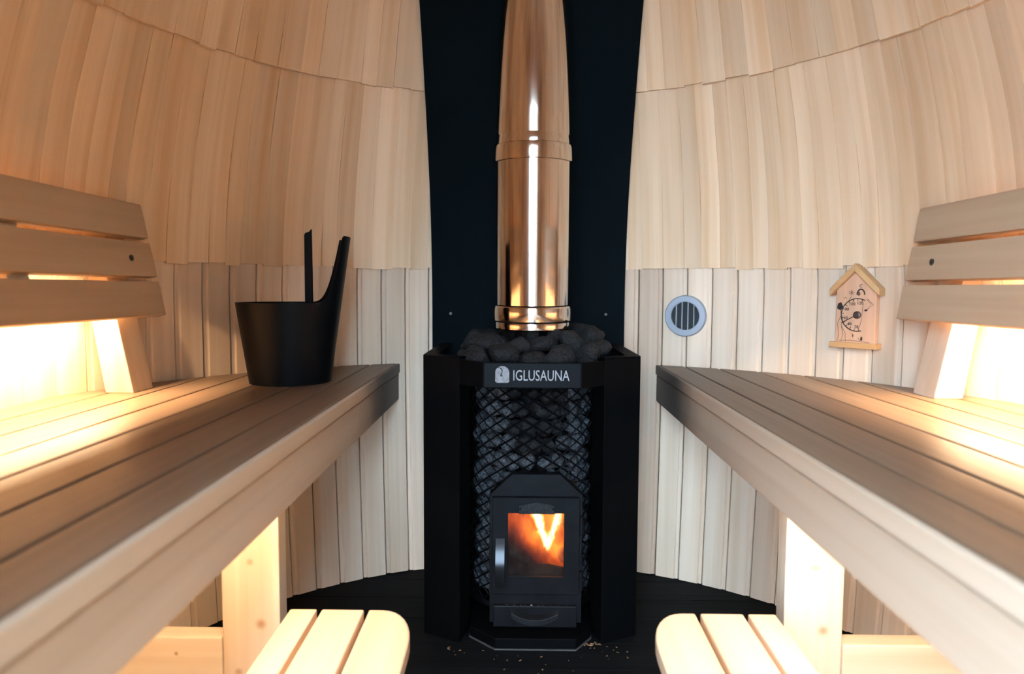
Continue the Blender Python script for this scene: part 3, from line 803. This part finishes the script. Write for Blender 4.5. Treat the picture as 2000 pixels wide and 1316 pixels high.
for (zz, rx) in ((0.150, 0.085), (0.18, 0.105), (0.24, 0.112), (0.32, 0.112), (0.39, 0.105), (0.42, 0.08)):
    for k in range(n):
        q = 2 * math.pi * k / n; c_, s_ = math.cos(q), math.sin(q)
        mb.v.append((DX + rx * math.copysign(abs(c_) ** 0.6, c_), DY + 0.105 + 0.042 * math.copysign(abs(s_) ** 0.7, s_), zz))
for i in range(5):
    for k in range(n): mb.f.append((i*n + k, i*n + (k+1) % n, (i+1)*n + (k+1) % n, (i+1)*n + k))
mb.f += [tuple(range(n)), tuple(range(5*n, 6*n))]
build(mb, 'flame', 'gas', fl, smooth=True)

# ------------------------------------------------------------------ flue pipe
PX, PY = 0.009, 2.06
fp = thing('flue_pipe', (PX, PY, 0.79), 'polished steel flue pipe rising from the stove stones', 'flue pipe')
leanM = Matrix.Translation((PX, PY, 0.85)) @ Matrix.Rotation(R(2.0), 4, 'X')
def pipe(prof, name, mat='flue'):
    mb = MB().lathe(prof, 0, 0, 72).xf(leanM); return build(mb, name, mat, fp, smooth=True)
o = -0.85
pipe([(0.10, 0.955 + o), (0.1085, 0.957 + o), (0.109, 1.20 + o), (0.1095, 1.372 + o), (0.10, 1.374 + o)], 'lower_pipe')
pipe([(0.100, 1.372 + o), (0.1155, 1.373 + o), (0.1165, 1.379 + o), (0.1165, 1.412 + o), (0.1150, 1.418 + o), (0.112, 1.420 + o), (0.10, 1.420 + o)], 'pipe_collar')
pipe([(0.100, 1.418 + o), (0.1085, 1.420 + o), (0.1088, 1.442 + o), (0.1075, 1.445 + o), (0.1085, 1.450 + o), (0.1075, 1.52 + o), (0.1050, 1.60 + o), (0.1010, 1.70 + o), (0.0965, 1.78 + o), (0.0905, 1.86 + o), (0.084, 1.94 + o), (0.079, 2.02 + o), (0.077, 2.24 + o)], 'upper_pipe')
pipe([(0.098, 0.955 + o), (0.1135, 0.954 + o), (0.1155, 0.950 + o), (0.1155, 0.948 + o), (0.1165, 0.940 + o), (0.1165, 0.912 + o), (0.1150, 0.908 + o), (0.1120, 0.906 + o), (0.113, 0.900 + o), (0.1125, 0.888 + o), (0.106, 0.884 + o), (0.09, 0.884 + o)], 'base_collar')
pipe([(0.09, 0.886 + o), (0.055, 0.884 + o), (0.055, 0.77 + o)], 'inner_sleeve', 'cast')

# ------------------------------------------------------------------ stones
def stone_mesh(seed, mat):
    rnd = random.Random(seed); bm = bmesh.new(); bmesh.ops.create_icosphere(bm, subdivisions=3, radius=1.0)
    dirs = [(Vector((rnd.gauss(0, 1), rnd.gauss(0, 1), rnd.gauss(0, 1))).normalized(), rnd.uniform(0.62, 0.92)) for _ in range(11)]
    for v in bm.verts:
        n = v.co.normalized(); r = 1.0
        for d, c in dirs:
            k = n.dot(d)
            if k > 1e-3: r = min(r, c / k)
        v.co = n * r * (1 + 0.035 * math.sin(9 * n.x + seed) * math.sin(8 * n.y + 2) * math.sin(10 * n.z))
    bmesh.ops.smooth_vert(bm, verts=bm.verts, factor=0.2, use_axis_x=True, use_axis_y=True, use_axis_z=True)
    for v in bm.verts: v.co *= 1 + rnd.uniform(-0.022, 0.022)
    me = bpy.data.meshes.new('stone'); bm.to_mesh(me); bm.free()
    for p in me.polygons: p.use_smooth = True
    me.materials.append(M[mat]); return me
GRAY = [stone_mesh(i, 'stone') for i in range(7)]
DARK = [stone_mesh(20 + i, 'stone_dark') for i in range(6)]
def stone(me, c, s, label, group, rnd):
    o = link('sauna_stone', me, None, Matrix.Translation(c) @ Matrix.Rotation(rnd.uniform(-0.5, 0.5), 4, 'Y') @ Matrix.Rotation(rnd.uniform(0, 6.28), 4, 'Z') @ Matrix.Diagonal((*s, 1)))
    tag(o, label, 'stone', group); return o
rs = random.Random(11)
TOPS = [(-0.165, 1.945, .806, .045), (-0.085, 1.925, .815, .052), (0.005, 1.92, .80, .046), (0.075, 1.93, .808, .046), (0.155, 1.94, .815, .050),
        (-0.125, 1.985, .845, .050), (-0.040, 1.955, .842, .040), (0.035, 1.965, .846, .042), (0.115, 1.985, .850, .050), (0.190, 1.975, .835, .038),
        (-0.17, 2.05, .840, .050), (0.175, 2.05, .862, .050), (-0.145, 2.13, .85, .052), (0.15, 2.13, .865, .050), (-0.06, 2.2, .85, .055), (0.07, 2.2, .85, .055),
        (-0.20, 1.985, .80, .035), (-0.005, 1.985, .868, .026), (0.062, 1.975, .872, .022)]
for (x, y, z, s) in TOPS:
    stone(rs.choice(DARK), (x + 0.01, y, z), (s * rs.uniform(1.0, 1.3), s * rs.uniform(0.85, 1.05), s * rs.uniform(0.7, 0.9)), 
          'black rough stone heaped on the stove top left of the flue' if x < -0.1 else 'black rough stone heaped on the stove top right of the flue' if x > 0.1 else
          'black rough stone heaped on the stove top hidden behind the flue' if y > 2.15 else 'black rough stone in the heap between flue and name plate', 'stones heaped on the stove', rs)
z = 0.098; row = 0
while z < 0.745:
    n_ = 11
    for i in range(n_):
        ang = -84 + 168 * (i + (0.5 if row % 2 else 0)) / (n_ - 0.5) + rs.uniform(-3, 3)
        x = GX + 0.163 * math.sin(R(ang))
        if abs(x - DX) < 0.10 and z < 0.43: continue
        sooty = ((x - 0.02) / 0.085) ** 2 + ((z - 0.63) / 0.115) ** 2 < rs.uniform(0.7, 1.2)
        s = rs.uniform(0.028, 0.034)
        rr_ = 0.158 + rs.uniform(-0.006, 0.004)
        stone(rs.choice(DARK if sooty else GRAY), (GX + rr_ * math.sin(R(ang)), GY - rr_ * math.cos(R(ang)), z + rs.uniform(-0.006, 0.006)),
              (s * rs.uniform(0.95, 1.2), s * 0.85, s * rs.uniform(0.8, 1.0)),
              'soot-blackened stone behind the stove mesh above the fire door' if sooty else
              'grey stone behind the stove mesh, %s the fire door, %s side' % ('above' if z > 0.46 else 'level with', 'left' if x < DX else 'right'),
              'sooty stones in the mesh cage' if sooty else 'grey stones in the mesh cage', rs)
    z += 0.050; row += 1

# ------------------------------------------------------------------ bucket and ladle
bk = thing('bucket', (-0.672, 1.90, BZ), 'matt black tapered bucket with one tall curved handle on the left bench', 'bucket', rz=R(18.7))
RB, RT, HB = 0.110, 0.142, 0.222
NA = 144
def ear(th):
    """height of the rim above HB at angle th (0 = towards +X)"""
    a = abs((th + math.pi) % (2 * math.pi) - math.pi); a0, a1 = R(30), R(66)
    if a < a0: return 0.182
    if a < a0 + R(2.5): return 0.176
    if a < a1:
        t = (a - a0 - R(2.5)) / (a1 - a0 - R(2.5)); return 0.140 * (1 - t) ** 3.6
    return 0.0
def rwall(h): return RB + (RT - RB) * h / HB
mb = MB(); NZ = 14
angs = []
for k in range(NA):
    angs.append(2 * math.pi * k / NA)
for side_ in (0, 1):
    for j in range(NZ + 1):
        for th in angs:
            top = HB + ear(th); h = 0.004 * (1 - side_) * 0 + top * j / NZ
            r = rwall(h) - (0.003 if side_ else 0)
            mb.v.append((r * math.cos(th), r * math.sin(th), h + (0.004 if side_ and j == 0 else 0)))
S = NA * (NZ + 1)
for side_ in (0, 1):
    for j in range(NZ):
        for k in range(NA):
            k2 = (k + 1) % NA; mb.f.append((side_*S + j*NA + k, side_*S + j*NA + k2, side_*S + (j+1)*NA + k2, side_*S + (j+1)*NA + k))
for k in range(NA):
    k2 = (k + 1) % NA; mb.f.append((NZ*NA + k, NZ*NA + k2, S + NZ*NA + k2, S + NZ*NA + k))
mb.f += [tuple(range(NA)), tuple(range(S, S + NA))]
build(mb, 'body', 'bucket', bk, smooth=True, local=True)
build(MB().lathe([(0.0, 0.10), (rwall(0.10) - 0.004, 0.10)], 0, 0, 48), 'water', 'water', bk, local=True)
ld = thing('ladle', (-0.645, 1.905, BZ + 0.02), 'black ladle standing upright inside the bucket', 'ladle')
mb = MB().prism([(-0.0115, 0.05), (0.0115, 0.05), (0.0105, 0.405), (0.008, 0.404), (0.004, 0.398), (-0.008, 0.394), (-0.0105, 0.388)], -0.003, 0.003, 'y')
build(mb.xf(Matrix.Translation((0.028, -0.005, 0))), 'handle', 'bucket', ld, bevel=0.001, seg=1, local=True)
build(MB().lathe([(0.0, 0.0), (0.035, 0.0), (0.042, 0.05), (0.040, 0.05), (0.033, 0.004), (0.0, 0.004)], -0.008, 0.0, 28), 'cup', 'bucket', ld, smooth=True, local=True)

# ------------------------------------------------------------------ vent and thermometer on the right wall
va = 27.03; vr = rad(0.914) - 0.009
vt = thing('wall_vent', (CX + vr * math.sin(R(va)), CY + vr * math.cos(R(va)), 0.914), 'round grey vent with vertical slats on the wall right of the stove', 'vent', rz=-R(va))
RX = Matrix.Rotation(R(90), 4, 'X')
build(MB().lathe([(0.048, 0.004), (0.048, 0.010), (0.051, 0.012), (0.067, 0.010), (0.070, 0.006), (0.071, -0.009), (0.048, -0.009)], 0, 0, 64, closed=True).xf(RX), 'ring', 'vent', vt, smooth=True, local=True)
build(MB().lathe([(0.0, -0.001), (0.049, -0.001)], 0, 0, 40).xf(RX), 'duct', 'vent_dark', vt, local=True)
for i, x in enumerate((-0.030, -0.010, 0.010, 0.030)):
    h = math.sqrt(0.048 ** 2 - x * x)
    build(MB().box(x - 0.0013, x + 0.0013, -0.010, -0.001, -h, h), 'slat', 'vent', vt, local=True)

ta = 53.6; tr_ = rad(0.95) - 0.016
tt = thing('thermometer', (CX + tr_ * math.sin(R(ta)), CY + tr_ * math.cos(R(ta)), 0.845), 'house-shaped wooden thermometer with round dial on the right wall', 'thermometer', rz=-R(ta))
body = [(-0.058, 0.005), (0.058, 0.005), (0.058, 0.165), (0.0, 0.222), (-0.058, 0.165)]
build(MB().prism(body, -0.010, 0.010, 'y'), 'plaque', 'thermo', tt, bevel=0.001, seg=1, local=True)
for s in (-1, 1):
    poly = [(0.0, 0.236), (s * 0.072, 0.164), (s * 0.072, 0.143), (0.0, 0.213)]
    build(MB().prism(poly, -0.024, 0.010, 'y'), 'roof_batten', 'thermo_trim', tt, bevel=0.001, seg=1, local=True)
build(MB().box(-0.068, 0.068, -0.024, 0.010, -0.008, 0.008), 'sill', 'thermo_trim', tt, bevel=0.001, seg=1, local=True)
dcx, dcz, drad = 0.006, 0.088, 0.047
def dpt(deg, r, y=-0.0115): return (dcx + r * math.cos(R(deg)), y, dcz + r * math.sin(R(deg)))
dial = build(MB().tube([dpt(64 + (286 - 64) * i / 44, drad) for i in range(45)], 0.0013, 6), 'dial_scale', 'ink', tt, local=True)
def local_part(mb, name, mat, label=None): return build(mb, name, mat, tt, local=True, label=label)
for i in range(13):
    dg = 72 + (278 - 72) * i / 12
    local_part(MB().tube([dpt(dg, drad), dpt(dg, drad - (0.006 if i % 2 else 0.008))], 0.0009, 4), 'tick', 'ink')
for txt, dg in (('120', 78), ('100', 117), ('80', 153), ('60', 196), ('40', 231), ('20', 268)):
    t_ = text_mesh(txt, 0.0125, 'number', 0.0003); p = dpt(dg, drad - 0.0125)
    t_.v = [(q[0] + p[0], q[1] - 0.0112, q[2] + p[2]) for q in t_.v]
    local_part(t_, 'number', 'ink')
t_ = text_mesh('C', 0.013, 'letter', 0.0003); t_.v = [(q[0] + 0.014, q[1] - 0.0112, q[2] + 0.171) for q in t_.v]; local_part(t_, 'letter', 'ink')
local_part(MB().tube([dpt(208, 0.0, -0.014), dpt(208, 0.046, -0.014), dpt(208, 0.052, -0.014)], [0.0013, 0.0011, 0.0005], 5), 'needle', 'ink')
local_part(MB().lathe([(0.0, 0.0175), (0.007, 0.0170), (0.0105, 0.0150), (0.011, 0.0105), (0.0, 0.0105)], 0, 0, 28).xf(Matrix.Translation((dcx, 0, dcz)) @ RX), 'hub', 'hub')
# burnt-line decoration round the dial: plain figure-like scribbles
def scrib(pts, mat='ink_brown', r=0.0006): local_part(MB().tube([(x, -0.0106, z) for x, z in pts], r, 4), 'drawing_line', mat)
def blob(x, z, rx, rz_, mat='ink_brown', ph=0.0):
    poly = [(x + rx * (1 + 0.15 * math.sin(5 * k + ph)) * math.cos(2*math.pi*k/14), z + rz_ * (1 + 0.15 * math.cos(4 * k + ph)) * math.sin(2*math.pi*k/14)) for k in range(14)]
    local_part(MB().prism(poly, -0.0108, -0.0098, 'y'), 'drawing_patch', mat)
blob(-0.046, 0.112, 0.0085, 0.011, 'ink'); 
for k in range(7):
    q = 2 * math.pi * k / 7; scrib([(-0.013, 0.152), (-0.013 + 0.0085 * math.cos(q), 0.152 + 0.0085 * math.sin(q))])
scrib([(0.003 + 0.011 * (1 - math.cos(math.pi * k / 10)), 0.146 + 0.016 * math.sin(math.pi * k / 10)) for k in range(11)], 'ink', 0.0018)
blob(0.008, 0.149, 0.004, 0.006, 'ink_brown')
scrib([(0.030, 0.133), (0.044, 0.120), (0.036, 0.107), (0.024, 0.101)]); blob(0.030, 0.102, 0.004, 0.003, 'ink')
scrib([(0.034, 0.135), (0.050, 0.118), (0.034, 0.103)])
scrib([(-0.044, 0.100), (-0.042, 0.085), (-0.052, 0.060), (-0.046, 0.030), (-0.052, 0.010)])
scrib([(-0.036, 0.085), (-0.040, 0.055), (-0.034, 0.030), (-0.040, 0.010)])
scrib([(-0.040, 0.055), (-0.028, 0.035), (-0.026, 0.010)])
scrib([(-0.014, 0.140), (-0.020, 0.128), (-0.030, 0.118)])
scrib([(-0.036, 0.135), (-0.030, 0.139), (-0.026, 0.134)])
scrib([(-0.046, 0.012), (-0.010, 0.014), (0.044, 0.010)])
scrib([(0.022, 0.120), (0.020, 0.100), (0.018, 0.070), (0.012, 0.050)])
scrib([(-0.008, 0.036), (-0.004, 0.022)]); blob(-0.005, 0.028, 0.002, 0.004); blob(0.020, 0.020, 0.003, 0.006, 'ink')
scrib([(0.010, 0.022), (0.016, 0.014), (0.022, 0.026)])

# ------------------------------------------------------------------ crumbs on the floor by the stove
rc = random.Random(5)
def chip_mesh(seed):
    r = random.Random(seed); mb = MB(); a, b_, c = r.uniform(0.5, 1), r.uniform(0.25, 0.5), r.uniform(0.12, 0.3)
    mb.add([(-a, -b_, 0), (a, -b_ * 0.5, 0), (a * 0.7, b_, 0), (-a * 0.8, b_ * 0.8, 0), (-a * 0.8, -b_ * 0.7, c), (a * 0.9, -b_ * 0.4, c * 0.6), (a * 0.5, b_ * 0.7, c), (-a * 0.6, b_ * 0.6, c * 0.8)],
           [(0, 3, 2, 1), (4, 5, 6, 7), (0, 1, 5, 4), (1, 2, 6, 5), (2, 3, 7, 6), (3, 0, 4, 7)])
    return mb
CH = []
for i in range(6):
    me = mesh_from(chip_mesh(i), 'wood_chip'); me.materials.append(M['chip']); CH.append(me)
spots = [(0.176 + rc.gauss(0, 0.014), 1.872 + rc.gauss(0, 0.012)) for _ in range(14)] + [(0.235 + rc.gauss(0, 0.02), 1.835 + rc.gauss(0, 0.01)) for _ in range(7)] + \
        [(-0.2 + rc.gauss(0, 0.05), 1.83 + rc.gauss(0, 0.012)) for _ in range(10)] + [(rc.uniform(-0.1, 0.3), rc.uniform(1.70, 1.81)) for _ in range(16)]
for i, (x, y) in enumerate(spots):
    s = rc.uniform(0.002, 0.0055) if i > 13 else rc.uniform(0.004, 0.010)
    lift = 0.0 if i > 5 or i > 13 else 0.003
    o = link('wood_chip', rc.choice(CH), None, Matrix.Translation((x, y, lift)) @ Matrix.Rotation(rc.uniform(0, 6.28), 4, 'Z') @ Matrix.Diagonal((s, s, s, 1)))
    tag(o, 'small wood chip on the dark floor ' + ('at the right corner of the stove tray' if i < 14 else 'right of the stove beyond the tray corner' if i < 21 else 'at the left corner of the stove tray' if i < 31 else 'in front of the stove'), 'wood chip', 'wood chips on the floor')

ASH = []
for i in range(3):
    me = mesh_from(chip_mesh(40 + i), 'ash_crumb'); me.materials.append(M['ash']); ASH.append(me)
for i in range(11):
    x = DX - 0.085 + 0.17 * (i / 10) ** 1.2 + rc.uniform(-0.006, 0.006); s_ = 0.0042 if i == 5 else rc.uniform(0.0012, 0.0026)
    o = link('ash_crumb', rc.choice(ASH), None, Matrix.Translation((x, DY - 0.0105, 0.1012)) @ Matrix.Rotation(rc.uniform(0, 6.28), 4, 'Z') @ Matrix.Diagonal((s_, s_, s_, 1)))
    tag(o, 'tiny pale ash crumb on the ledge above the ash drawer', 'ash', 'ash crumbs on the stove ledge')
